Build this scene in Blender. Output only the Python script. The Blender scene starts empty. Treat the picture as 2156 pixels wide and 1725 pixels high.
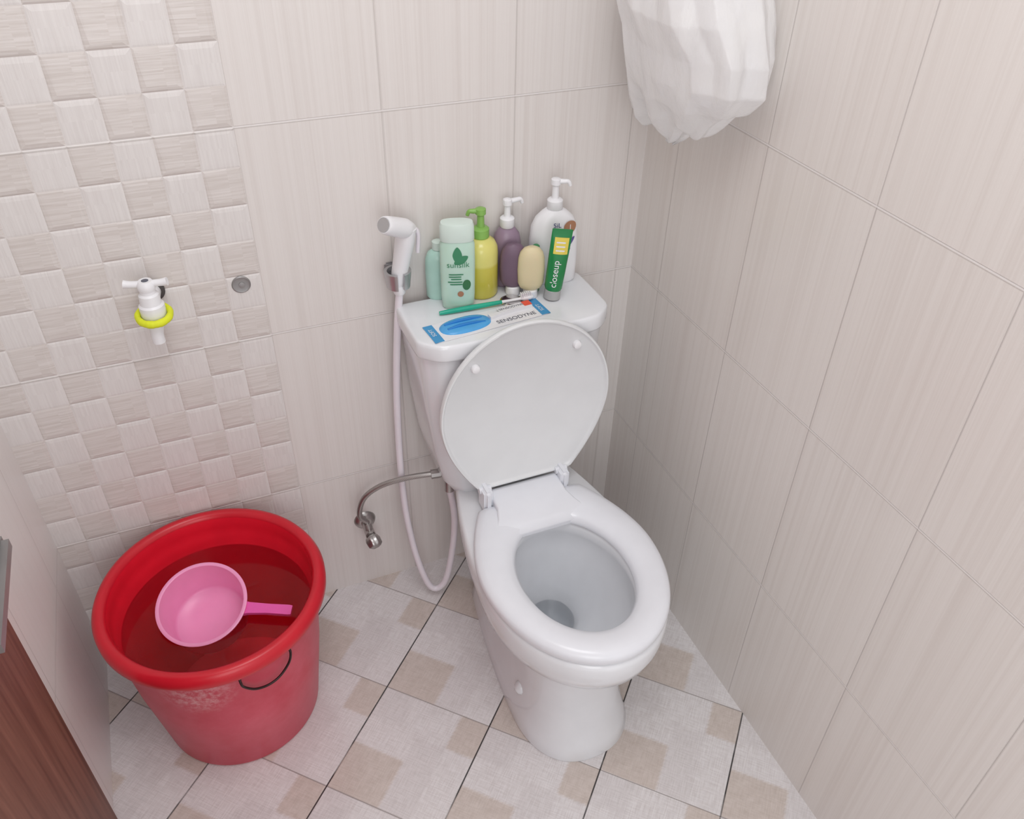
import bpy, bmesh, math, random
import numpy as np
from mathutils import Vector, Matrix, noise
random.seed(4)
sc=bpy.context.scene; COL=sc.collection
try: sc.view_settings.view_transform='Standard'
except Exception: pass
PI=math.pi
# ------------------------------------------------ camera (fitted to the tile grid)
C=np.array([-.9027,-1.4278,1.6494]); YAW,PITCH,ROLL,F=.4112,.6604,.0255,1764.3
_f=np.array([math.sin(YAW)*math.cos(PITCH),math.cos(YAW)*math.cos(PITCH),-math.sin(PITCH)])
_r=np.array([math.cos(YAW),-math.sin(YAW),0.]); _u=np.cross(_r,_f)
R=_r*math.cos(ROLL)+_u*math.sin(ROLL); U=-_r*math.sin(ROLL)+_u*math.cos(ROLL)
def at(px,py,y=None,z=None,x=None):
    d=_f+R*(px-1078)/F-U*(py-862.5)/F
    ax,v=(1,y) if y is not None else ((2,z) if z is not None else (0,x))
    return Vector(C+(v-C[ax])/d[ax]*d)
cam=bpy.data.cameras.new('camera'); co=bpy.data.objects.new('camera',cam); COL.objects.link(co); sc.camera=co
cam.sensor_width=36; cam.lens=F*36/2156; cam.clip_start=.01
co.matrix_world=Matrix(((R[0],U[0],-_f[0],C[0]),(R[1],U[1],-_f[1],C[1]),(R[2],U[2],-_f[2],C[2]),(0,0,0,1)))
XL,XM,YJ,ZR=-1.2805,-.7887,-.6137,.3655
# ------------------------------------------------ materials
def lin(c):
    return tuple((v/255/12.92 if v/255<=.04045 else ((v/255+.055)/1.055)**2.4) for v in c)+(1,)
class NT:
    def __init__(s,name):
        s.m=bpy.data.materials.new(name); s.m.use_nodes=True; s.t=s.m.node_tree
        s.b=s.t.nodes['Principled BSDF']; s.out=s.t.nodes['Material Output']
    def node(s,t): return s.t.nodes.new(t)
    def link(s,a,b): s.t.links.new(a,b)
    def put(s,sock,v):
        if isinstance(v,bpy.types.NodeSocket): s.link(v,sock)
        else: sock.default_value=v
    def math(s,op,a,b=0.,c=None):
        n=s.node('ShaderNodeMath'); n.operation=op; s.put(n.inputs[0],a); s.put(n.inputs[1],b)
        if c is not None: s.put(n.inputs[2],c)
        return n.outputs[0]
    def pos(s):
        n=s.node('ShaderNodeTexCoord'); q=s.node('ShaderNodeSeparateXYZ'); s.link(n.outputs['Object'],q.inputs[0]); return q.outputs, n.outputs['Object']
    def vec(s,x,y,z):
        n=s.node('ShaderNodeCombineXYZ'); s.put(n.inputs[0],x); s.put(n.inputs[1],y); s.put(n.inputs[2],z); return n.outputs[0]
    def noise(s,v,scale=1.,detail=2.,rough=.5):
        n=s.node('ShaderNodeTexNoise'); s.put(n.inputs['Vector'],v); n.inputs['Scale'].default_value=scale; n.inputs['Detail'].default_value=detail; n.inputs['Roughness'].default_value=rough; return n.outputs['Fac']
    def ramp(s,f,a,b):
        n=s.node('ShaderNodeMapRange'); s.put(n.inputs[0],f); n.inputs[1].default_value=a; n.inputs[2].default_value=b; return n.outputs[0]
    def mix(s,f,a,b):
        n=s.node('ShaderNodeMix'); n.data_type='RGBA'; s.put(n.inputs[0],f); s.put(n.inputs[6],a); s.put(n.inputs[7],b); return n.outputs[2]
    def bump(s,h,st=.3,d=.002):
        n=s.node('ShaderNodeBump'); s.put(n.inputs['Height'],h); n.inputs['Strength'].default_value=st; n.inputs['Distance'].default_value=d; s.link(n.outputs[0],s.b.inputs['Normal'])
    def base(s,c): s.put(s.b.inputs['Base Color'],c)
    def set(s,**k):
        for a,v in k.items(): s.b.inputs[a.replace('_',' ')].default_value=v
        return s
def plain(name,c,rough=.4,var=.04,**k):
    n=NT(name); p,v=n.pos(); f=n.noise(v,18.,3.); col=lin(c); d=tuple(x*(1-var*2.5) for x in col[:3])+(1,)
    n.base(n.mix(n.ramp(f,.35,.65),d,col)); n.set(Roughness=rough,**k); return n.m
def grout(n,u,u0,w,half):
    f=n.math('FRACT',n.math('DIVIDE',n.math('SUBTRACT',u,u0),w)); e=n.math('MULTIPLY',n.math('MINIMUM',f,n.math('SUBTRACT',1.,f)),w)
    return n.math('SUBTRACT',1.,n.ramp(e,half*.5,half))
def tile_wall(name,axis,u0,light,dark):
    n=NT(name); p,v=n.pos(); u,z=p[axis],p[2]
    tid=n.math('ADD',n.math('FLOOR',n.math('DIVIDE',n.math('SUBTRACT',u,u0),.25)),n.math('MULTIPLY',n.math('FLOOR',n.math('DIVIDE',n.math('SUBTRACT',z,ZR),.4)),7.))
    tz=n.math('MULTIPLY',tid,3.37)
    a=n.noise(n.vec(n.math('MULTIPLY',u,75.),tz,n.math('MULTIPLY',z,.4)),1.,4.,.65)
    b=n.noise(n.vec(n.math('MULTIPLY',u,420.),tz,n.math('MULTIPLY',z,1.2)),1.,2.)
    c=n.noise(n.vec(n.math('MULTIPLY',u,700.),tz,n.math('MULTIPLY',z,60.)),1.,2.)
    s=n.math('ADD',n.math('MULTIPLY',n.ramp(a,.3,.55),.62),n.math('ADD',n.math('MULTIPLY',n.ramp(b,.35,.65),.25),n.math('MULTIPLY',c,.2)))
    col=n.mix(s,lin(dark),lin(light))
    gv=grout(n,u,u0,.25,.0013); gh=grout(n,z,ZR,.4,.0018)
    gh_shade=grout(n,n.math('ADD',z,.0022),ZR,.4,.0016); gvs=grout(n,n.math('ADD',u,.0018),u0,.25,.0012)  # slight shadow below each horizontal joint, painted into the tile colour
    col=n.mix(n.math('MULTIPLY',gh_shade,.42),col,lin((158,149,144))); col=n.mix(n.math('MULTIPLY',gvs,.3),col,lin((166,158,153)))
    col=n.mix(n.math('MULTIPLY',gv,.4),col,lin((205,198,195))); col=n.mix(n.math('MULTIPLY',gh,.8),col,lin((232,228,227)))
    n.base(col); g=n.math('MAXIMUM',gv,gh)
    n.bump(n.math('SUBTRACT',n.math('MULTIPLY',s,.06),g),.5,.0012); n.set(Roughness=.3); return n.m
M={}
M['wall_back']=tile_wall('striped wall tile back',0,XM,(226,221,218),(215,208,204))
M['wall_right']=tile_wall('striped wall tile right',1,YJ,(228,223,219),(217,210,205))
M['wall_left']=tile_wall('striped wall tile left',1,YJ,(236,233,231),(231,227,225))
def mosaic(name,horizontal,light,dark):
    n=NT(name); p,v=n.pos(); cx=n.math('FLOOR',n.math('DIVIDE',p[0],.0625)); cz=n.math('FLOOR',n.math('DIVIDE',p[2],.0667))
    tid=n.math('ADD',n.math('MULTIPLY',cx,5.31),n.math('MULTIPLY',cz,3.77))
    if horizontal: vv=n.vec(n.math('MULTIPLY',p[0],9.),tid,n.math('MULTIPLY',p[2],330.))
    else: vv=n.vec(n.math('MULTIPLY',p[0],260.),tid,n.math('MULTIPLY',p[2],7.))
    s=n.ramp(n.noise(vv,1.,3.,.6),.33,.66); gh=grout(n,p[2],ZR,.4,.0026); gs=grout(n,n.math('ADD',p[2],.003),ZR,.4,.0022)  # thin shade line under the row joints is mixed into the mosaic colour
    c=n.mix(n.math('MULTIPLY',gs,.5),n.mix(s,lin(dark),lin(light)),lin((158,149,144)))
    n.base(n.mix(n.math('MULTIPLY',gh,.85),c,lin((232,228,226)))); n.bump(s,.1,.001); n.set(Roughness=.3); return n.m
M['mosaic_h']=mosaic('mosaic cell horizontal grain',True,(221,215,212),(205,197,192))
M['mosaic_v']=mosaic('mosaic cell vertical grain',False,(227,223,221),(219,214,212))
def floor_mat():
    n=NT('diagonal patchwork floor tile'); p,v=n.pos(); k=.70711
    s=n.math('MULTIPLY',n.math('SUBTRACT',p[0],p[1]),k); q=n.math('MULTIPLY',n.math('ADD',p[0],p[1]),-k)
    fu=n.math('FRACT',n.math('DIVIDE',n.math('ADD',s,.276),.25)); fv=n.math('FRACT',n.math('DIVIDE',n.math('SUBTRACT',q,.722),.25))
    def rect(u0,u1,v0,v1):
        wob=n.math('MULTIPLY',n.math('SUBTRACT',n.math('FRACT',n.math('MULTIPLY',n.math('ADD',s,q),90.)),.5),.012)
        a=n.math('MULTIPLY',n.ramp(n.math('ADD',fu,wob),u0-.014,u0+.014),n.ramp(n.math('ADD',fu,wob),u1+.014,u1-.014))
        b=n.math('MULTIPLY',n.ramp(n.math('ADD',fv,wob),v0-.014,v0+.014),n.ramp(n.math('ADD',fv,wob),v1+.014,v1-.014))
        return n.math('MULTIPLY',a,b)
    brown=n.math('MAXIMUM',rect(-.1,.47,.57,1.1),rect(.74,1.1,-.1,.33))
    pale=n.math('MAXIMUM',rect(.47,.74,.33,1.1),rect(-.1,.3,-.1,.3))
    w1=n.noise(n.vec(n.math('MULTIPLY',s,420.),n.math('MULTIPLY',q,28.),0.),1.,2.); w2=n.noise(n.vec(n.math('MULTIPLY',s,28.),n.math('MULTIPLY',q,420.),3.),1.,2.)
    lin_=n.ramp(n.math('ADD',w1,w2),.75,1.2); cl=n.ramp(n.noise(v,55.,4.,.7),.3,.7)
    white=n.mix(lin_,lin((212,207,207)),lin((230,227,228))); wp=n.mix(lin_,lin((208,203,203)),lin((224,220,221)))
    br=n.mix(n.math('MULTIPLY',n.math('ADD',lin_,cl),.5),lin((194,182,174)),lin((216,206,200)))
    col=n.mix(brown,n.mix(pale,white,wp),br)
    gs=grout(n,s,-.276,.25,.0020); gq=grout(n,q,.722,.25,.0016)
    col=n.mix(n.math('MULTIPLY',gq,.75),col,lin((146,138,136)))
    dk=n.ramp(n.noise(n.vec(s,n.math('MULTIPLY',q,1.),0.),9.,3.),.3,.5)
    col=n.mix(n.math('MULTIPLY',gs,n.math('ADD',n.math('MULTIPLY',dk,.5),.45)),col,lin((38,34,36)))
    n.base(col); n.bump(n.math('MULTIPLY',n.math('MAXIMUM',gs,gq),-1.),.4,.001); n.set(Roughness=.17); return n.m
M['floor']=floor_mat()
def wood():
    n=NT('brown varnished wood'); p,v=n.pos(); f=n.noise(n.vec(n.math('MULTIPLY',p[0],60.),n.math('MULTIPLY',p[1],60.),n.math('MULTIPLY',p[2],3.)),1.,4.)
    n.base(n.mix(n.ramp(f,.3,.7),lin((100,63,50)),lin((140,96,80)))); n.set(Roughness=.5); return n.m
M['wood']=wood()
M['ceramic']=plain('white glazed ceramic',(233,235,239),.12,.012)
M['ceramic'].node_tree.nodes['Principled BSDF'].inputs['Coat Weight'].default_value=.3
M['seat']=plain('white seat plastic',(233,235,241),.22,.01)
M['lidp']=plain('white lid plastic',(229,231,233),.3,.01)
M['white']=plain('white plastic',(240,240,243),.3,.01)
M['hose']=plain('pale lilac white hose',(237,231,238),.35,.02)
M['chrome']=plain('chrome',(215,212,212),.12,.02,Metallic=1.)
M['clip']=plain('satin chrome clip',(196,196,198),.28,.02,Metallic=.75)
M['dull']=plain('dull chrome',(186,182,180),.3,.04,Metallic=.9)
M['steel']=plain('dull grey metal',(160,158,158),.4,.04,Metallic=.6)
def braid():
    n=NT('braided steel hose'); p,v=n.pos(); w=n.node('ShaderNodeTexWave'); n.link(v,w.inputs['Vector']); w.inputs['Scale'].default_value=220.; w.bands_direction='DIAGONAL'
    n.base(n.mix(w.outputs['Fac'],lin((120,116,114)),lin((205,200,198)))); n.set(Roughness=.35,Metallic=.9); return n.m
M['braid']=braid()
M['black']=plain('dark rubber',(72,68,68),.5)
M['wire']=plain('dark wire',(66,48,48),.35,.05,Metallic=.7)
M['red_rim']=plain('red bucket plastic',(208,24,44),.3,.03)
M['red_in']=plain('deep red bucket inside',(230,28,50),.25,.03)
def red_out():
    n=NT('scuffed red bucket outside'); p,v=n.pos()
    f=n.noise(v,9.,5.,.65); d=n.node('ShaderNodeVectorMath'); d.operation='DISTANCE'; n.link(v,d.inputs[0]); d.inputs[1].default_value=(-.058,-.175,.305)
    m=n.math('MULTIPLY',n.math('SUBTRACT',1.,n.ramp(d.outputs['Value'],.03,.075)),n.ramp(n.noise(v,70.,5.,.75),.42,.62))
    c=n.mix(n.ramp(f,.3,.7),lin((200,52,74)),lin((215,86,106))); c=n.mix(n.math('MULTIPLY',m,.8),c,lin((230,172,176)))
    n.base(c); n.set(Roughness=.38); return n.m
M['red_out']=red_out()
def water(name,tint):
    n=NT(name); tr=n.node('ShaderNodeBsdfTransparent'); tr.inputs[0].default_value=tint; gl=n.node('ShaderNodeBsdfGlossy'); gl.inputs['Roughness'].default_value=.02
    fr=n.node('ShaderNodeFresnel'); fr.inputs[0].default_value=1.33; bp=n.node('ShaderNodeBump'); p,v=n.pos(); bp.inputs['Strength'].default_value=.05; n.link(n.noise(v,14.,2.),bp.inputs['Height']); n.link(bp.outputs[0],gl.inputs['Normal'])
    mx=n.node('ShaderNodeMixShader'); n.link(fr.outputs[0],mx.inputs[0]); n.link(tr.outputs[0],mx.inputs[1]); n.link(gl.outputs[0],mx.inputs[2]); n.link(mx.outputs[0],n.out.inputs[0]); return n.m
M['water_red']=water('clear bucket water',(1,.98,.98,1)); M['water']=water('clear toilet water',(.97,.975,.98,1))
M['pink']=plain('pink dipper plastic',(250,164,208),.3,.02,Subsurface_Weight=.15,Subsurface_Radius=(.02,.01,.012))
M['pink2']=plain('magenta pink handle',(242,96,182),.3,.02)
def bagm():
    n=NT('thin white plastic film'); p,v=n.pos(); f=n.noise(v,24.,4.); n.base(n.mix(n.ramp(f,.3,.7),lin((250,250,252)),lin((255,255,255)))); n.set(Roughness=.16)
    st=n.noise(n.vec(n.math('MULTIPLY',p[0],70.),n.math('MULTIPLY',p[1],70.),n.math('MULTIPLY',p[2],22.)),1.,4.,.6)
    n.bump(n.math('ADD',st,n.math('MULTIPLY',n.noise(v,130.,3.,.6),.35)),.4,.004)
    t=n.node('ShaderNodeBsdfTranslucent'); t.inputs[0].default_value=(1,1,1,1); mx=n.node('ShaderNodeMixShader'); mx.inputs[0].default_value=.36; n.link(n.b.outputs[0],mx.inputs[1]); n.link(t.outputs[0],mx.inputs[2])
    tr=n.node('ShaderNodeBsdfTransparent'); m2=n.node('ShaderNodeMixShader'); m2.inputs[0].default_value=.14; n.link(mx.outputs[0],m2.inputs[1]); n.link(tr.outputs[0],m2.inputs[2]); n.link(m2.outputs[0],n.out.inputs[0]); return n.m
M['bag']=bagm()
M['mint']=plain('pale mint bottle plastic',(194,224,208),.2,.03,Subsurface_Weight=.1)
M['mintcap']=plain('frosted mint cap',(216,232,224),.25,.02)
M['teal']=plain('pale aqua plastic',(184,222,210),.25)
def yel():
    n=NT('yellow soap bottle'); p,v=n.pos(); n.base(n.mix(n.ramp(p[2],.068,.074),lin((207,196,82)),lin((222,215,124)))); n.set(Roughness=.2); return n.m
M['yellow']=yel()
M['green']=plain('leaf green pump',(138,186,92),.25); M['purple']=plain('dusty purple plastic',(152,130,150),.3); M['purple2']=plain('dark mauve silicone',(118,95,114),.45)
M['beige']=plain('beige silicone',(222,208,170),.45,.02,Subsurface_Weight=.1); M['dkgreen']=plain('dark green plastic',(56,116,72),.3)
M['tube']=plain('glossy green tube',(32,132,72),.25); M['silver']=plain('grey tube cap',(176,176,176),.35); M['lime']=plain('neon yellow elastic',(230,238,44),.6)
M['tealbrush']=plain('teal green brush plastic',(34,172,142),.25); M['blue']=plain('bright blue plastic',(84,172,234),.2); M['bluep']=plain('blue print',(72,154,208),.4); M['blue2']=plain('deep blue plastic',(36,130,210),.25)
M['card']=plain('white card',(236,236,240),.3,.01); M['redp']=plain('orange red print',(232,82,50),.4); M['ink']=plain('grey ink',(98,100,112),.5); M['inkg']=plain('green ink',(62,138,98),.5)
M['yelp']=plain('yellow print',(228,208,90),.4); M['violet']=plain('violet print',(92,82,150),.4); M['bronze']=plain('bronze print',(176,126,96),.4); M['inkb']=plain('dark blue ink',(50,60,120),.4)
# ------------------------------------------------ mesh tools
class MB:
    def __init__(s): s.v=[]; s.f=[]; s.mi=[]
    def add(s,v,f,mi=0):
        o=len(s.v); s.v+= [Vector(q) for q in v]; s.f+=[[i+o for i in q] for q in f]; s.mi+=[mi]*len(f); return s
    def loft(s,secs,c0=True,c1=True,mi=0,closed=False):
        n=len(secs[0]); v=[q for x in secs for q in x]; f=[]
        rng=len(secs) if closed else len(secs)-1
        for k in range(rng):
            a=k*n; b=((k+1)%len(secs))*n
            for i in range(n): j=(i+1)%n; f.append([a+i,a+j,b+j,b+i])
        if c0: f.append(list(range(n)))
        if c1: f.append([(len(secs)-1)*n+i for i in range(n)])
        return s.add(v,f,mi)
    def lathe(s,prof,c=(0,0,0),n=48,mi=0,mis=None):
        secs=[[(c[0]+r*math.cos(2*PI*i/n),c[1]+r*math.sin(2*PI*i/n),c[2]+z) for i in range(n)] for r,z in prof]
        if mis:
            o=len(s.f); s.loft(secs,True,True,0)
            for k in range(len(prof)-1):
                for i in range(n): s.mi[o+k*n+i]=mis[k]
            s.mi[-2]=mis[0]; s.mi[-1]=mis[-1]; return s
        return s.loft(secs,True,True,mi)
    def tube(s,path,r,n=14,mi=0,res=6,caps=True):
        P=[Vector(q) for q in path]; rr=r if isinstance(r,(list,tuple)) else [r]*len(P)
        pts=[];rad=[]
        for i in range(len(P)-1):
            p0,p1,p2,p3=P[max(i-1,0)],P[i],P[i+1],P[min(i+2,len(P)-1)]
            for k in range(res):
                t=k/res; pts.append(.5*((2*p1)+(p2-p0)*t+(2*p0-5*p1+4*p2-p3)*t*t+(3*p1-p0-3*p2+p3)*t**3)); rad.append(rr[i]*(1-t)+rr[i+1]*t)
        pts.append(P[-1]); rad.append(rr[-1]); secs=[]; nrm=None
        for i,p in enumerate(pts):
            t=(pts[min(i+1,len(pts)-1)]-pts[max(i-1,0)]).normalized()
            if nrm is None: nrm=t.orthogonal().normalized()
            nrm=(nrm-t*nrm.dot(t)).normalized(); b=t.cross(nrm)
            secs.append([p+(nrm*math.cos(2*PI*k/n)+b*math.sin(2*PI*k/n))*rad[i] for k in range(n)])
        return s.loft(secs,caps,caps,mi)
    def box(s,a,b,mi=0,bev=0.,seg=2):
        bm=bmesh.new(); bmesh.ops.create_cube(bm,size=1)
        for v in bm.verts: v.co=Vector([(a[i]+b[i])/2+v.co[i]*(b[i]-a[i]) for i in range(3)])
        if bev: bmesh.ops.bevel(bm,geom=bm.edges[:],offset=bev,segments=seg,affect='EDGES')
        bm.verts.index_update(); s.add([v.co.copy() for v in bm.verts],[[v.index for v in f.verts] for f in bm.faces],mi); bm.free(); return s
    def xf(s,m):
        s.v=[m@v for v in s.v]; return s
    def build(s,name,mats,parent=None,smooth=True,ang=38,local=False):
        off=Vector((0,0,0))
        if parent is not None and not local: off=OFF.get(parent.name,Vector((0,0,0)))
        me=bpy.data.meshes.new(name); me.from_pydata([v-off for v in s.v],[],s.f)
        for m in (mats if isinstance(mats,(list,tuple)) else [mats]): me.materials.append(m)
        me.polygons.foreach_set('material_index',s.mi)
        bm=bmesh.new(); bm.from_mesh(me); bmesh.ops.recalc_face_normals(bm,faces=bm.faces[:]); bm.to_mesh(me); bm.free()
        if smooth:
            me.polygons.foreach_set('use_smooth',[True]*len(me.polygons)); me.set_sharp_from_angle(angle=math.radians(ang))
        o=bpy.data.objects.new(name,me); COL.objects.link(o)
        if parent is not None: o.parent=parent; OFF[o.name]=off
        return o
OFF={}
def tag(o,label,cat,group=None):
    o['label']=label; o['category']=cat
    if group: o['group']=group
    return o
def thing(name,label,cat,loc,rot=(0,0,0)):
    o=bpy.data.objects.new(name,None); COL.objects.link(o); o.location=loc; o.rotation_euler=rot; o.empty_display_size=.05; OFF[o.name]=Vector(loc); return tag(o,label,cat)
def sec(z,a,b,e=2.,n=40,cx=0,cy=0):
    out=[]
    for i in range(n):
        t=2*PI*i/n; c,s_=math.cos(t),math.sin(t); out.append((cx+a*math.copysign(abs(c)**(2/e),c),cy+b*math.copysign(abs(s_)**(2/e),s_),z))
    return out
def text(name,body,size,mat,parent,fn,local=True):
    cu=bpy.data.curves.new(name,'FONT'); cu.body=body; cu.size=size; cu.align_x='CENTER'; cu.align_y='CENTER'
    o=bpy.data.objects.new(name,cu); COL.objects.link(o); dg=bpy.context.evaluated_depsgraph_get(); dg.update()
    me=bpy.data.meshes.new_from_object(o.evaluated_get(dg)); bpy.data.objects.remove(o); me.name=name
    for v in me.vertices: v.co=fn(v.co.x,v.co.y)
    me.materials.clear(); me.materials.append(mat)
    p=bpy.data.objects.new(name,me); COL.objects.link(p); p.parent=parent
    if not local:
        for v in me.vertices: v.co-=OFF[parent.name]
    return p
def chaikin(P,it=2):
    for _ in range(it):
        Q=[]
        for i in range(len(P)):
            a,b=P[i],P[(i+1)%len(P)]; Q+= [(a[0]*.75+b[0]*.25,a[1]*.75+b[1]*.25),(a[0]*.25+b[0]*.75,a[1]*.25+b[1]*.75)]
        P=Q
    return P
# ------------------------------------------------ the room
def struct(o): o['kind']='structure'; return o
struct(MB().box((XL-.1,-2.2,-.1),(.1,.1,0)).build('floor',M['floor'],smooth=False))
wb=MB().box((XL-.1,.004,0),(.1,.1,2.4),0); wb.add([(XM,0,0),(0,0,0),(0,0,2.4),(XM,0,2.4),(XM,.004,0),(XM,.004,2.4)],[(0,1,2,3),(0,3,5,4)],0)
cw,ch=.0625,.4/6; i=0
while XM-i*cw>XL-.001:
    x1=XM-i*cw; x0=max(x1-cw,XL-.01)
    for k in range(-1,37):
        z0=ZR-.4+k*ch; z1=z0+ch
        if z1<=0: continue
        h=.009; par=(i+k)%2
        tb_,tt=((-.0026,-.0011) if par==0 else (-.0008,-.0014))
        a=[(x0,.0,z0),(x1,.0,z0),(x1,.0,z1),(x0,.0,z1)]
        b=[(x0+.003,tb_*.6,z0+.003),(x1-.003,tb_*.6,z0+.003),(x1-.003,tt*.6,z1-.003),(x0+.003,tt*.6,z1-.003)]
        c=[(x0+h,tb_,z0+h),(x1-h,tb_,z0+h),(x1-h,tt,z1-h),(x0+h,tt,z1-h)]
        f=[(8,9,10,11)]
        for q in range(4): r=(q+1)%4; f+=[(q,r,4+r,4+q),(4+q,4+r,8+r,8+q)]
        wb.add(a+b+c,f,1 if par==0 else 2)
    i+=1
struct(wb.build('wall_back',[M['wall_back'],M['mosaic_h'],M['mosaic_v']],smooth=False))
struct(MB().box((0,-2.2,0),(.1,.0,2.4)).build('wall_right',M['wall_right'],smooth=False))
struct(MB().box((XL-.1,-2.2,0),(XL,.004,2.4)).build('wall_left',M['wall_left'],smooth=False))
dr=MB(); dr.box((XL,-1.35,.0),(XL+.012,-.415,2.05),0,.004); dr.box((XL+.01,-1.27,.0),(XL+.018,-.46,1.98),0,.006)
for z0,z1 in((.12,.72),(.95,1.85)): dr.box((XL+.016,-1.15,z0),(XL+.024,-.56,z1),0,.008)
door=struct(dr.build('door_1',M['wood']))
hd=MB(); hd.box((XL+.016,-.66,.74),(XL+.024,-.61,.96),0,.004); hd.tube([(XL+.02,-.635,.83),(XL+.065,-.635,.83)],.011); hd.box((XL+.058,-.67,.812),(XL+.0805,-.474,.844),0,.009,4)
hd.build('door_handle',M['steel'],door)
# ------------------------------------------------ toilet
CX=-.35
T=thing('toilet','white two-piece ceramic toilet with its seat lid raised against the tank','toilet',(CX,-.35,0))
def outline(hw,wbk,yb,ym,yf,z,K=30,Mn=10,e=2.):
    P=[(hw*math.copysign(abs(math.cos(PI*i/K))**(2/e),math.cos(PI*i/K)),ym+(yf-ym)*math.sin(PI*i/K)**(2/e) if 0<i<K else ym) for i in range(K+1)]
    L=[(-(hw+(wbk-hw)*(s/Mn)**1.8),ym+(yb-ym)*s/Mn) for s in range(1,Mn+1)]
    P+=L; P+=[(wbk*(-1+2*k/6),yb) for k in range(1,6)]; P+=[(-x,y) for x,y in reversed(L)]
    P=chaikin(P,1); return [(CX+x,y,z) for x,y in P]
ref=outline(.176,.112,-.05,-.46,-.69,0)
def ring(a,b,cy,z,rf=ref,c0=-.48):
    out=[]
    for x,y,_ in rf:
        t=math.atan2((y-c0)/.22,(x-CX)/.17); out.append((CX+a*math.cos(t),cy+b*math.sin(t),z))
    return out
S=[outline(.122,.085,-.13,-.49,-.640,0,e=2.3),outline(.124,.085,-.13,-.49,-.642,.006,e=2.3),outline(.117,.08,-.13,-.49,-.632,.03,e=2.3),outline(.105,.07,-.13,-.49,-.608,.09,e=2.3),outline(.101,.068,-.13,-.49,-.598,.15,e=2.2),outline(.102,.068,-.125,-.48,-.594,.20,e=2.1),outline(.110,.072,-.11,-.47,-.603,.24),
   outline(.130,.078,-.09,-.46,-.628,.266),outline(.156,.082,-.07,-.46,-.664,.294),outline(.170,.086,-.06,-.46,-.684,.318),outline(.177,.09,-.055,-.46,-.695,.35),outline(.178,.092,-.05,-.46,-.697,.386),outline(.175,.09,-.052,-.46,-.693,.395),outline(.169,.088,-.056,-.46,-.686,.399)]
S+=[ring(.118,.155,-.48,.399),ring(.110,.147,-.48,.388),ring(.118,.158,-.48,.36),ring(.112,.150,-.474,.31),ring(.092,.124,-.457,.26),ring(.068,.088,-.430,.22),ring(.053,.061,-.412,.195),ring(.046,.050,-.405,.175),ring(.042,.044,-.400,.14),ring(.038,.038,-.385,.09)]
MB().loft(S).build('bowl',M['ceramic'],T,ang=60)
MB().loft([sec(.180,.0472,.052,2,40,CX,-.406),sec(.1801,.047,.0515,2,40,CX,-.406)]).build('water',M['water'],T)
sref=outline(.18,.114,-.262,-.455,-.694,0)
O=[Vector(p) for p in sref]; I=[Vector(p) for p in ring(.108,.145,-.482,0,sref,-.477)]
prof=[(.02,0),(0,.006),(0,.014),(.06,.020),(.2,.0245),(.45,.0265),(.7,.0245),(.9,.018),(1,.008),(.98,0)]
MB().loft([[tuple(O[i].lerp(I[i],f)+Vector((0,0,.402+h))) for i in range(len(O))] for f,h in prof],False,False,closed=True).build('seat',M['seat'],T,ang=70)
# raised lid
hy,hz=-.236,.446; L=Vector((0,.003,.386)); LL=L.length; L.normalize(); N=Vector((0,-L.z,L.y))
def lidsec(sc_,h):
    out=[]
    for x,y,_ in outline(.181,.104,0,.19,LL,0):
        x=(x-CX)*sc_; y=.19+(y-.19)*sc_; p=Vector((CX+x,hy,hz))+L*y+N*h; out.append(tuple(p))
    return out
lid=MB().loft([lidsec(.93,-.013),lidsec(.985,-.011),lidsec(1,-.006),lidsec(1,.0),lidsec(.992,.003),lidsec(.975,.003),lidsec(.962,.0),lidsec(.945,-.003)]).build('seat_lid',M['lidp'],T,ang=50)
for px,py in((1217,728),(1003,780)):
    p=at(px,py,y=hy-.002); w=(p.z-hz)/L.z; c=Vector((p.x,hy,hz))+L*w+N*-.003
    m=MB().lathe([(.0085,0),(.009,.004),(.0075,.008),(.004,.0095)],n=20); rot=N.to_track_quat('Z','Y').to_matrix().to_4x4(); m.xf(Matrix.Translation(c)@rot).build('bumper',M['white'],lid)
for sx in(-.092,.082):
    h=MB(); h.box((CX+sx-.010,-.268,.402),(CX+sx+.010,-.225,.460),0,.006,3); h.tube([(CX+sx-.013,-.240,.448),(CX+sx+.013,-.240,.448)],.008); h.build('hinge',M['seat'],T)
def psec(y,z,d=0.):
    a0,a1=CX-.083-d,CX+.073+d; r=.006
    return [(a0,y,.404),(a1,y,.404)]+[(a1-r+r*math.cos(t*PI/8),y,z-r+r*math.sin(t*PI/8)) for t in range(5)]+[(a0+r-r*math.sin(t*PI/8),y,z-r+r*math.cos(t*PI/8)) for t in range(5)]
MB().loft([psec(y,z,d) for y,z,d in((-.355,.415,.030),(-.335,.4265,.022),(-.315,.432,.010),(-.29,.437,.001),(-.245,.441,0),(-.237,.440,0),(-.232,.434,0))]).build('seat_back_plate',M['seat'],T,ang=80)
half=[(-.185,-.027),(-.1985,-.031),(-.2005,-.05),(-.2005,-.158),(-.198,-.176),(-.172,-.201),(-.150,-.210),(-.07,-.212)]
pl=chaikin(half+[(-x,y) for x,y in reversed(half)],2)
TX=CX-.001
def tsec(z,sx,sy=1.,y0=-.028): return [(TX+x*sx,y0+(y-y0)*sy,z) for x,y in pl]
def lsec(z,d): return [(TX+x*(1-d/.2),-.12+(y+.12)*(1-d/.09),z) for x,y in pl]
MB().loft([tsec(.372,.56,.8),tsec(.385,.66,.86),tsec(.42,.76,.9),tsec(.5,.845,.93),tsec(.62,.915,.95),tsec(.762,.965,.965)]).build('tank',M['ceramic'],T,ang=50)
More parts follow.
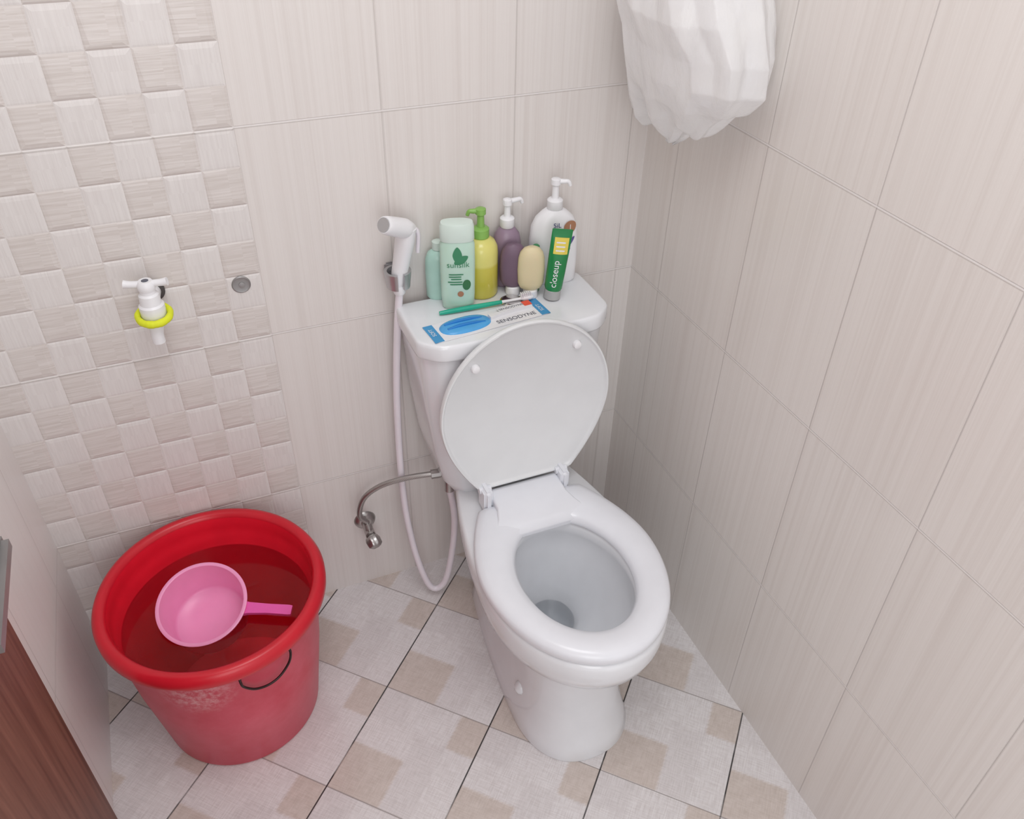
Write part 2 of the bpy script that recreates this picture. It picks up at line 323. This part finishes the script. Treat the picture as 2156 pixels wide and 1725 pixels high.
MB().loft([lsec(.760,.005),lsec(.7625,.001),lsec(.767,0),lsec(.789,0),lsec(.794,.0011),lsec(.7968,.0032),lsec(.7972,.0058),lsec(.7972,.03)]).build('tank_lid',M['ceramic'],T,ang=60)
MB().lathe([(.024,.797),(.024,.8),(.021,.8015),(.020,.8005),(.019,.803),(0.003,.8035)],(CX+.02,-.1,0),32).build('flush_button',M['chrome'],T)
MB().lathe([(.016,0),(.016,.006),(.011,.014),(.004,.017)],n=20).xf(Matrix.Translation((CX-.099,-.48,.085))@Matrix.Rotation(-PI/2,4,'Y')).build('bolt_cap',M['ceramic'],T)
# ------------------------------------------------ bucket, water, dipper
BX,BY=-1.004,-.226
B=thing('bucket','large red plastic bucket with a wide rim and wire side handle beside the toilet','bucket',(BX,BY,0))
prof=[(.05,.004),(.150,.004),(.155,0),(.160,.006),(.184,.19),(.197,.338),(.199,.345),(.212,.345),(.2165,.352),(.2165,.366),(.211,.376),(.204,.379),(.196,.377),(.191,.368),(.189,.345),(.186,.325),(.182,.318),(.176,.18),(.155,.010),(.05,.010)]
mis=[1,1,1,1,1,1,0,0,0,0,0,0,0,2,2,2,2,2,2]
MB().lathe(prof,(BX,BY,0),96,mis=mis).build('body',[M['red_rim'],M['red_out'],M['red_in']],B,ang=50)
def bp(deg,r,z): a=math.radians(deg); return Vector((BX+r*math.cos(a),BY+r*math.sin(a),z))
hw=MB(); hw.tube([bp(-56,.197,.335),bp(-56.5,.205,.325),bp(-58.5,.203,.300),bp(-65,.201,.281),bp(-72,.2,.277),bp(-79,.201,.287),bp(-84,.204,.31),bp(-85,.205,.325),bp(-85,.198,.335)],.0024,10); hw.build('wire_handle',M['wire'],B)
DZ=.321; _d=at(425,1272,z=DZ); DX,DY=_d.x,_d.y
mt=Matrix.Translation((DX,DY,DZ))@Matrix.Rotation(math.radians(-26),4,'Z')@Matrix.Rotation(math.radians(17),4,'X')@Matrix.Rotation(math.radians(3),4,'Y')
cup=[(.03,-.085),(.068,-.085),(.074,-.078),(.0835,-.004),(.0875,0),(.0875,.003),(.084,.0045),(.0805,.003),(.0795,-.002),(.0715,-.075),(.066,-.081),(.03,-.081)]
ZW=.298; inv=mt.inverted(); hole=[];outer=[]; axis=mt@Vector((0,0,-.025)); hc=Vector((axis.x,axis.y,ZW)); NW=96
for i in range(NW):
    a=2*PI*i/NW; lo,hi=0.,.16
    for _ in range(30):
        m_=(lo+hi)/2; q=inv@Vector((hc.x+m_*math.cos(a),hc.y+m_*math.sin(a),ZW)); ra=math.hypot(q.x,q.y); lim=.074+(q.z+.078)*.0095/.074
        if -.086<q.z<.004 and ra<lim-.001: lo=m_
        else: hi=m_
    hole.append((hc.x+lo*math.cos(a),hc.y+lo*math.sin(a),ZW))
    dx,dy=hc.x-BX,hc.y-BY; ca,sa=math.cos(a),math.sin(a); bq=dx*ca+dy*sa; t=-bq+math.sqrt(bq*bq-(dx*dx+dy*dy-.1805**2)); outer.append((hc.x+t*ca,hc.y+t*sa,ZW))
mid=[tuple((Vector(a)+Vector(b))/2) for a,b in zip(hole,outer)]
wt=MB().loft([hole,mid,outer],False,False).build('water',M['water_red'])
tag(wt,'clear still water filling the red bucket','water')
D=thing('dipper','round pink plastic water dipper floating in the red bucket','dipper',(DX,DY,DZ))
MB().lathe(cup,n=64).xf(mt).build('cup',M['pink'],D,ang=50)
h=MB(); h.loft([[(x,-w,z0),(x,w,z0),(x,w*.9,z0+.007),(x,-w*.9,z0+.007)] for x,w,z0 in((.080,.016,-.008),(.092,.0125,-.006),(.13,.0105,-.002),(.172,.011,.0),(.178,.010,.0))]); h.xf(mt); h.build('handle',M['pink2'],D,ang=30)
# ------------------------------------------------ wall tap
tx=-.979
K=thing('water_tap','white plastic wall tap with T-shaped handle above the red bucket','tap',(tx,0,.9))
MB().lathe([(.014,0),(.0195,.002),(.0195,.007),(.012,.009)],n=32).xf(Matrix.Translation((tx+.006,-.002,.902))@Matrix.Rotation(PI/2,4,'X')).build('wall_flange',M['black'],K)
b=MB(); b.tube([(tx+.006,0,.902),(tx+.002,-.03,.902),(tx,-.06,.898)],.014,20); b.lathe([(.008,.872),(.019,.874),(.021,.88),(.021,.905),(.0175,.908),(.0165,.925),(.013,.928),(.0125,.937)],(tx,-.06,0),32); b.build('body',M['white'],K)
b=MB(); b.lathe([(.0135,.934),(.0145,.938),(.0145,.946),(.011,.951)],(tx,-.06,0),28); b.tube([(tx-.034,-.053,.947),(tx-.022,-.056,.9455),(tx,-.06,.945),(tx+.022,-.064,.9455),(tx+.034,-.067,.947)],[.0072,.006,.006,.006,.0072],16); b.build('handle',M['white'],K)
MB().lathe([(.005,.9495),(.006,.9512),(.003,.952)],(tx,-.06,0),20).build('index_button',M['ink'],K)
b=MB(); b.tube([(tx-.0,-.062,.89),(tx-.001,-.066,.868),(tx-.003,-.068,.852),(tx-.003,-.068,.836)],[.013,.0125,.0105,.0105],20); b.build('spout',M['white'],K)
ht=MB(); n1,n2=96,12; secs=[]
for i in range(n1):
    a=2*PI*i/n1; rr=.0054*(1+.05*math.sin(9*a)+.03*math.sin(24*a)); Rr=.0262
    secs.append([(tx+(Rr+rr*math.cos(2*PI*k/n2))*math.cos(a),-.062+(Rr+rr*math.cos(2*PI*k/n2))*math.sin(a),.886+rr*1.25*math.sin(2*PI*k/n2)+.004*math.sin(a)) for k in range(n2)])
ht.loft(secs,False,False,closed=True); tag(ht.build('hair_tie',M['lime']),'neon yellow elastic hair tie looped around the white wall tap','hair tie')
p=at(508,600,y=-.003); PG=thing('pipe_plug','small round grey metal plug set in the tiled wall right of the tap','pipe plug',p)
MB().lathe([(.0165,0),(.017,.003),(.015,.0045),(.0135,.004),(.006,.0042)],n=32).xf(Matrix.Translation((p.x,.001,p.z))@Matrix.Rotation(PI/2,4,'X')).build('ring',M['steel'],PG)
MB().lathe([(.0055,0),(.0055,.0015),(.003,.002)],n=20).xf(Matrix.Translation((p.x+.001,-.003,p.z))@Matrix.Rotation(PI/2,4,'X')).build('centre_boss',M['steel'],PG)
# ------------------------------------------------ bidet sprayer
hp=at(838,586,y=-.036)
H=thing('sprayer_holder','chrome wall bracket holding the white bidet sprayer','bracket',(hp.x,0,hp.z))
b=MB(); b.box((hp.x-.017,-.006,hp.z-.019),(hp.x+.017,.001,hp.z+.019),0,.004); b.box((hp.x-.009,-.02,hp.z-.012),(hp.x+.009,-.003,hp.z+.012),0,.003); b.build('wall_plate',M['clip'],H)
secs=[]
for i in range(29):
    a=math.radians(-90+16+ (360-32)*i/28); ca,sa=math.cos(a),math.sin(a)
    secs.append([(hp.x+r*ca,hp.y+r*sa,hp.z+z) for r,z in((.0165,-.017),(.0225,-.017),(.0265,.017),(.0205,.017))])
MB().loft(secs).build('clip_ring',M['clip'],H,ang=30)
A=at(808,474,y=-.082); Bp=at(856,482,y=-.05); E=Vector((hp.x+.001,hp.y,hp.z-.002))
SP=thing('bidet_sprayer','white hand-held bidet sprayer with long white hose beside the tank','sprayer',E)
b=MB(); b.tube([Bp+Vector((0,0,.004)),Bp.lerp(E,.25),Bp.lerp(E,.6),E,E-Vector((0,0,.012))],[.0185,.0185,.0165,.0150,.0125],20,res=5); b.build('handle',M['white'],SP)
b=MB(); b.tube([A,A.lerp(Bp,.12),A.lerp(Bp,.5),A.lerp(Bp,.9),Bp+(Bp-A)*.2,Bp+(Bp-A)*.27],[.0150,.0170,.0180,.0185,.013,.004],24,res=4); hdh=b.build('head',M['white'],SP)
d=(A-Bp).normalized(); MB().tube([A-d*.002,A+d*.002],[.0135,.013],24,res=1).build('nozzle_plate',M['clip'],hdh)
l0=Bp+(Bp-A)*.2; b=MB(); b.tube([l0+Vector((.0,-.002,.004)),l0+Vector((.013,0,-.008)),l0+Vector((.012,.004,-.05))],[.0045,.0045,.004],10); b.build('trigger_lever',M['hose'],SP)
MB().lathe([(.0095,-.032),(.0115,-.029),(.0125,-.014),(.011,-.011)],(E.x,E.y,E.z),24).build('hose_nut',M['white'],SP)
pts=[E-Vector((0,0,.028))]+[at(a,b_,y=c) for a,b_,c in((837,690,-.036),(835,800,-.036),(838,900,-.04),(845,1000,-.048),(857,1090,-.06),(880,1180,-.085),(908,1236,-.106),(936,1225,-.114),(952,1160,-.112),(957,1090,-.108),(947,1030,-.104))]
MB().tube(pts,.0076,14).build('hose',M['hose'],SP)
# ------------------------------------------------ supply valve and hose
v=at(775,1112,y=-.03)
V=thing('angle_valve','small chrome angle stop valve on the wall below the hose','valve',(v.x,0,v.z))
MB().lathe([(.02,0),(.026,.001),(.024,.006),(.014,.012)],n=32).xf(Matrix.Translation((v.x,.001,v.z))@Matrix.Rotation(PI/2,4,'X')).build('wall_flange',M['dull'],V)
b=MB(); b.tube([(v.x,0,v.z),(v.x,-.055,v.z)],.0115,18); b.tube([(v.x,-.04,v.z),(v.x-.002,-.04,v.z+.03)],.010,18); b.build('body',M['dull'],V)
b=MB(); secs=[sec(z,a*(1),a*(1),2,30) for z,a in((0,.009),(.004,.014),(.012,.0165),(.026,.0155),(.031,.010))]
for k,s_ in enumerate(secs): secs[k]=[(x*(1+.08*math.cos(6*math.atan2(y,x))),y*(1+.08*math.cos(6*math.atan2(y,x))),z) for x,y,z in s_]
b.loft(secs); b.xf(Matrix.Translation((v.x,-.052,v.z-.004))@Matrix.Rotation(math.radians(118),4,'X')@Matrix.Rotation(.2,4,'Y')); b.build('knob',M['dull'],V,ang=50)
F0=at(928,996,y=-.095)
pts=[(v.x-.002,-.04,v.z+.03)]+[at(a,b_,y=c) for a,b_,c in((757,1085,-.04),(766,1050,-.045),(800,1024,-.055),(850,1008,-.07),(895,1000,-.085))]+[F0]
SH=thing('supply_hose','flexible braided steel water hose curving from wall valve to tank','hose',pts[0])
MB().tube(pts,.0062,14).build('braided_tube',M['braid'],SH)
b=MB(); b.tube([F0-Vector((.022,-.003,0)),F0+Vector((-.001,0,0))],.0105,8,res=1); b.build('hose_nut',M['dull'],SH,ang=20)
b=MB(); b.tube([F0+Vector((.0,0,0)),F0+Vector((.05,.0,.0))],.009,16,res=1); b.tube([F0+Vector((.018,-.006,.012)),F0+Vector((.016,-.008,-.05))],.011,16,res=1); b.build('inlet_fitting',M['dull'],T)
# ------------------------------------------------ toiletries on the tank
ZT=.7974
def pump(root,z,r,mat,dirn,h=.045,long=.03,namec='pump'):
    b=MB(); b.lathe([(r*.9,z),(r,z+.002),(r,z+.018),(r*.8,z+.021),(r*.45,z+.022),(r*.4,z+h-.012)],n=28)
    d=Vector((math.cos(dirn),math.sin(dirn),0)); s0=Vector((0,0,z+h-.006))
    b.lathe([(r*.5,z+h-.014),(r*.62,z+h-.012),(r*.62,z+h-.002),(r*.4,z+h)],n=24)
    b.tube([s0-d*.008,s0+d*long*.6,s0+d*long,s0+d*(long+.004)-Vector((0,0,.008))],[.0055,.0048,.004,.0035],12); b.build(namec,mat,root,local=True)
def front(a,b_,e=2.): return lambda x: -b_*max(0.,1-(min(abs(x)/a,1.))**e)**(1/e)
def wrap(fy,z0,x0=0.,rot=0.,flat=0.0006):
    c,s_=math.cos(rot),math.sin(rot)
    return lambda x,y: Vector((x0+x*c-y*s_, fy(x0+x*c-y*s_)-flat, z0+x*s_+y*c))
def patch(name,root,mat,fy,cx,cz,a,b_,e=2.,flat=.0004,n=28,rot=0.):
    c,s_=math.cos(rot),math.sin(rot); v=[];f=[]
    rings=6
    for k in range(rings+1):
        for x,y,_ in sec(0,a*k/rings if k else 1e-5,b_*k/rings if k else 1e-5,e,n):
            X=cx+x*c-y*s_; Z=cz+x*s_+y*c; v.append((X,fy(X)-flat,Z))
    for k in range(rings):
        for i in range(n): j=(i+1)%n; f.append([k*n+i,k*n+j,(k+1)*n+j,(k+1)*n+i])
    return MB().add(v,f).build(name,mat,root,local=True)
RZ=-.28
# mint shampoo
o=thing('shampoo_bottle','pale mint green shampoo bottle with frosted cap, front left on the tank','bottle',(-.434,-.076,ZT),(0,0,RZ))
MB().loft([sec(z,.033*k,.018*k,2.6) for z,k in((0,.86),(.004,.94),(.03,.99),(.1,1.02),(.135,1.0),(.143,.92))]).build('body',M['mint'],o,local=True)
MB().loft([sec(z,.033*k,.0185*k,2.6) for z,k in((.143,.96),(.145,.99),(.172,.97),(.178,.9),(.179,.6))]).build('cap',M['mintcap'],o,local=True)
fy=front(.0333,.0183,2.6)
patch('leaf_print',o,M['inkg'],fy,-.001,.118,.009,.017,1.5); patch('leaf_print',o,M['inkg'],fy,.006,.108,.015,.008,1.6,.0005,28,.5)
text('lettering','sunsilk',.0160,M['inkg'],o,wrap(fy,.098,.0,0,.0009))
for k,zz in enumerate((.078,.073,.068,.062,.057)): patch('print_line',o,M['inkg'],fy,-.004-(k%2)*.002,zz,.014-(k%3)*.002,.0013,6)
patch('portrait_print',o,M['dkgreen'],fy,.016,.055,.008,.011); patch('print_badge',o,M['bronze'],fy,.004,.036,.006,.006)
# aqua bottle
o=thing('aqua_bottle','pale aqua plastic bottle half hidden behind the mint bottle','bottle',(-.457,-.028,ZT),(0,0,RZ))
MB().loft([sec(z,.026*k,.018*k,2.2) for z,k in((0,.85),(.005,.97),(.06,1),(.085,.95),(.098,.75),(.104,.4))]).build('body',M['teal'],o,local=True)
MB().lathe([(.009,.103),(.011,.105),(.011,.12),(.008,.122)],n=24).build('cap',M['mintcap'],o,local=True)
# yellow pump
o=thing('soap_bottle','yellow liquid soap bottle with a green pump on the tank','pump bottle',(-.374,-.043,ZT),(0,0,RZ))
MB().lathe([(.02,0),(.031,.001),(.0338,.006),(.0338,.092),(.0325,.104),(.027,.115),(.018,.121),(.014,.123)],n=48).build('body',M['yellow'],o,local=True)
pump(o,.122,.0165,M['green'],math.radians(185),.06,.022)
# purple pump
o=thing('lotion_bottle','dusty purple pump bottle with white pump at the back of the tank','pump bottle',(-.312,-.026,ZT),(0,0,RZ))
MB().loft([sec(z,.028*k,.0205*k,2.2) for z,k in((0,.85),(.005,1),(.095,1),(.112,.88),(.122,.62),(.126,.5))]).build('body',M['purple'],o,local=True)
pump(o,.126,.0145,M['white'],math.radians(20),.058,.028)
# mauve tube and beige tube
for nm,lab,mt_,x,y in(('mauve','dark mauve travel tube standing upside down on its white cap','purple2',-.315,-.068),('beige','beige travel tube standing upside down on its white cap','beige',-.287,-.092)):
    o=thing('travel_tube',lab,'travel tube',(x,y,ZT),(0,0,RZ))
    MB().lathe([(.011,0),(.0145,.001),(.0145,.016),(.012,.018)],n=28).build('cap',M['white'],o,local=True)
    MB().loft([sec(z,.0265*k,.0135*j,2.3) for z,k,j in((.018,.5,.7),(.022,.8,.9),(.032,.97,1),(.06,1.02,1),(.085,.98,.98),(.098,.84,.9),(.106,.58,.7),(.1095,.25,.4))]).build('body',M[mt_],o,local=True)
# dark green bottle
o=thing('green_bottle','slim dark green bottle between the beige tube and toothpaste','bottle',(-.270,-.075,ZT),(0,0,RZ))
MB().loft([sec(z,.010*k,.010*k,2) for z,k in((0,.8),(.003,1),(.075,1),(.084,.8),(.088,.6))]).build('body',M['dkgreen'],o,local=True)
MB().lathe([(.006,.087),(.007,.089),(.007,.1),(.005,.102)],n=20).build('cap',M['tube'],o,local=True)
# white lotion
o=thing('body_lotion_bottle','tall white pump bottle at the right back of the tank','pump bottle',(-.220,-.046,ZT),(0,0,-.2))
MB().loft([sec(z,.051*k,.021*j,2.3) for z,k,j in((0,.9,.85),(.004,.97,.97),(.04,1,1),(.09,.98,1),(.125,.9,1),(.142,.74,.92),(.153,.5,.8),(.158,.34,.7))]).build('body',M['white'],o,local=True)
pump(o,.158,.0155,M['white'],math.radians(-15),.062,.024)
fy=front(.051,.0212,2.3); fyb=front(.0475,.0212,2.3)
patch('swoosh_print',o,M['violet'],fy,.026,.086,.022,.0045,2,.0005,28,.9); patch('swoosh_print',o,M['violet'],fy,.012,.062,.026,.0035,2,.0005,28,.7)
patch('badge_print',o,M['bronze'],fyb,.029,.125,.0135,.0135,2,.0008); text('badge_number','1',.015,M['card'],o,wrap(fyb,.125,.029,0,.0014))
text('lettering','SiL',.014,M['inkb'],o,wrap(fy,.131,.002,0,.0010)); patch('print_line',o,M['inkb'],fy,.004,.119,.01,.0012,6); patch('print_line',o,M['inkb'],fy,.002,.115,.008,.0010,6)
# toothpaste
o=thing('toothpaste_tube','green toothpaste tube standing on its grey cap, leaning right','toothpaste',(-.250,-.114,ZT),(0,.10,-.3))
MB().lathe([(.014,.002),(.0170,.003),(.0160,.021),(.014,.023)],n=32).build('cap',M['silver'],o,local=True)
TZ,TA,TB=[.022,.026,.06,.1,.135,.14,.150],[.0155,.0175,.0185,.0195,.0200,.0200,.0200],[.0150,.0160,.0135,.009,.003,.0015,.0013]
ZZ=sorted(set(TZ+[.04,.05,.07,.08,.09,.11,.12]))
MB().loft([sec(z,float(np.interp(z,TZ,TA)),float(np.interp(z,TZ,TB)),2.2,56) for z in ZZ]).build('body',M['tube'],o,local=True)
def ty(x,z,d=.0009): a=float(np.interp(z,TZ,TA)); return -float(np.interp(z,TZ,TB))*max(0.,1-min(1,abs(x)/a)**2.2)**(1/2.2)-d
def place(cx,cz): return lambda x,y: Vector((cx-y,ty(cx-y,cz+x),cz+x))
text('lettering','closeup',.0185,M['card'],o,place(-.004,.060))
v_=[];f_=[]
for k in range(9):
    z=.101+k*.033/8
    for i in range(7): x=-.013+i*.028/6; v_.append((x,ty(x,z,.0007),z))
for k in range(8):
    for i in range(6): a=k*7+i; f_.append([a,a+1,a+8,a+7])
MB().add(v_,f_).build('yellow_print',M['yelp'],o,local=True)
for k in range(3): patch('print_line',o,M['card'],lambda x:ty(x,.11+.008*k),0,.108+k*.008,.009,.0016,6)
# toothbrush pack
pa=thing('toothbrush_pack','white and blue toothbrush blister pack lying on the tank','toothbrush pack',(-.401,-.149,ZT),(0,0,math.radians(5.6)))
MB().loft([sec(z,.1225*k,.031*k,14,80) for z,k in((.0004,1),(.0012,1),(.0014,.998))]).build('card',M['card'],pa,local=True,smooth=False)
for sx in(-1,1): 
    MB().box((sx*.113-.0095,-.0305,.0014),(sx*.113+.0095,.0305,.0018)).build('end_strip',M['bluep'],pa,local=True,smooth=False)
text('lettering','SOFT',.011,M['card'],pa,lambda x,y: Vector((-.113-y,x+.004,.0021))); text('lettering','SOFT',.011,M['card'],pa,lambda x,y: Vector((.113-y,x-.004,.0021)))
bl=MB().loft([sec(z,.052*k,.0265*k,2.4) for z,k in((.0014,1),(.003,.98),(.005,.9),(.0062,.72),(.0066,.4))]).xf(Matrix.Translation((-.046,.003,0))).build('blister',M['blue'],pa,local=True)
for yy in(-.007,.009):
    b=MB().tube([(-.085,yy+.003,.0058),(-.06,yy+.004,.0072),(-.03,yy+.002,.0072),(-.008,yy,.0055)],[.002,.0035,.003,.0015],10); b.build('moulded_rib',M['blue2'],bl,local=True)
MB().loft([[(x,y-w,.0014),(x,y+w,.0014),(x,y+w*.8,.007),(x,y-w*.8,.007)] for x,y,w in((.006,.004,.008),(.03,.006,.005),(.06,.008,.005),(.1,.008,.006))]).build('brush_handle_blister',M['card'],pa,local=True)
MB().box((.03,.005,.0072),(.085,.021,.0078)).build('name_label',M['card'],pa,local=True,smooth=False)
text('lettering','SENSODYNE',.0095,M['ink'],pa,lambda x,y: Vector((.058+x,.013+y,.0082)))
MB().box((.084,.006,.0072),(.101,.022,.0079)).build('red_label',M['redp'],pa,local=True,smooth=False)
text('lettering','SENSODYNE',.015,M['ink'],pa,lambda x,y: Vector((.054+x,-.017+y,.002)))
# toothbrush
b0=at(925,660,z=ZT+.005); b1=at(1122,624,z=ZT+.010)
tb=thing('toothbrush','teal and white toothbrush lying loose behind the blister pack','toothbrush',b0)
b=MB(); b.tube([b0,b0.lerp(b1,.1),b0.lerp(b1,.35),b0.lerp(b1,.55),b0.lerp(b1,.66)],[.0036,.0048,.0052,.0045,.0036],14); b.build('handle',M['tealbrush'],tb)
b=MB(); b.tube([b0.lerp(b1,.64),b0.lerp(b1,.75),b0.lerp(b1,.86),b0.lerp(b1,.9),b0.lerp(b1,.97),b1],[.0036,.0026,.003,.0055,.0055,.003],14); b.build('head',M['white'],tb)
b=MB()
for i in range(6):
    for j in(-1,0,1):
        c=b0.lerp(b1,.87+.02*i)+Vector((0,j*.003,.003)); b.tube([c,c+Vector((0,0,.009))],.0013,6,res=1)
b.build('bristles',M['card'],tb)
# ------------------------------------------------ plastic bag on a wall hook
HK=thing('wall_hook','small metal wall hook carrying the white plastic bag','hook',(0,-.212,1.66))
MB().box((-.004,-.224,1.62),(.0005,-.2,1.69),0,.0015).build('plate',M['chrome'],HK)
MB().tube([(-.002,-.212,1.645),(-.02,-.212,1.638),(-.03,-.212,1.65),(-.03,-.212,1.665)],.003,12).build('prong',M['chrome'],HK)
rnd=random.Random(23)
FD=[]
for k in range(12):
    d_=Vector((rnd.gauss(0,1),rnd.gauss(0,1),rnd.gauss(0,.35))).normalized(); FD.append((d_,rnd.uniform(5,11) if k<7 else rnd.uniform(16,28),rnd.random(),rnd.uniform(.6,1.)))
def crumple(P):
    w=Vector((noise.noise(P*6),noise.noise(P*6+Vector((9,0,0))),noise.noise(P*6+Vector((0,9,0)))))*.04
    s=0
    for d_,fr,ph,am in FD:
        t=(P+w).dot(d_)*fr+ph; t-=math.floor(t); h_=abs(t-.5)*2; h_=math.sqrt(h_*h_+.006)
        s+=am*(h_-.5)*(8/fr)
    return s/4
bg=MB(); secs=[]; n=280
rows=[(1.134,-.150,.058,-.074,.004),(1.137,-.156,.076,-.074,.011),(1.152,-.172,.096,-.074,.028),(1.18,-.195,.116,-.074,.048),(1.215,-.221,.140,-.076,.064),(1.255,-.240,.157,-.080,.074),(1.30,-.242,.157,-.084,.079),(1.35,-.231,.149,-.094,.090),(1.42,-.22,.128,-.094,.090),(1.50,-.215,.095,-.075,.068),(1.58,-.212,.045,-.040,.032),(1.64,-.212,.016,-.03,.010),(1.655,-.212,.012,-.03,.008)]
Z=np.linspace(1.134,1.655,180); rw=np.array(rows)
for z in Z:
    yc,a,xc,b_=[np.interp(z,rw[:,0],rw[:,k]) for k in(1,2,3,4)]
    s=[]; fade=min(1,(1.655-z)/.06)
    for i in range(n):
        t=2*PI*i/n; ct,st=math.cos(t),math.sin(t)
        ex=2.4; x=xc+b_*math.copysign(abs(ct)**(2/ex),ct); y=yc+a*math.copysign(abs(st)**(2/ex),st)
        P=Vector((x,y,z*.6)); k=crumple(P)*fade
        pz=noise.noise(Vector((x*9,y*9,7)))*.020+max(0,min(1,(1.25-z)/.1))*.010*math.sin(y*70)
        nx,ny=ct/max(b_,.01),st/max(a,.01); nl=math.hypot(nx,ny); nx/=nl; ny/=nl
        tri=abs(((t*5/PI+z*1.6)%1)-.5); tri=math.sqrt(tri*tri+.0015)-.26
        dd=k*.021+tri*.020*fade
        s.append((min(x+nx*dd,-.003),min(y+ny*dd,-.004),z+pz*fade))
    secs.append(s)
bg.loft(secs); tag(bg.build('plastic_bag',M['bag'],ang=75),'crumpled white plastic bag hanging in the wall corner above the toilet','bag')
# ------------------------------------------------ light
w=bpy.data.worlds.new('world'); sc.world=w; w.use_nodes=True; w.node_tree.nodes['Background'].inputs[0].default_value=(.965,.97,.995,1); w.node_tree.nodes['Background'].inputs[1].default_value=.95
def area(n,loc,tgt,size,e,col=(1,.99,.985)):
    l=bpy.data.lights.new(n,'AREA'); l.energy=e; l.size=size; l.color=col; o=bpy.data.objects.new(n,l); COL.objects.link(o); o.location=loc; o.rotation_euler=(Vector(tgt)-Vector(loc)).to_track_quat('-Z','Y').to_euler()
area('ceiling_lamp',(-.7,-.95,2.38),(-.65,-.6,0),.7,8)
area('added_fill_light',(-1.05,-2.0,1.3),(-.1,-.3,.4),.9,7)  # soft fill added behind the camera to flatten the light and lift the right wall
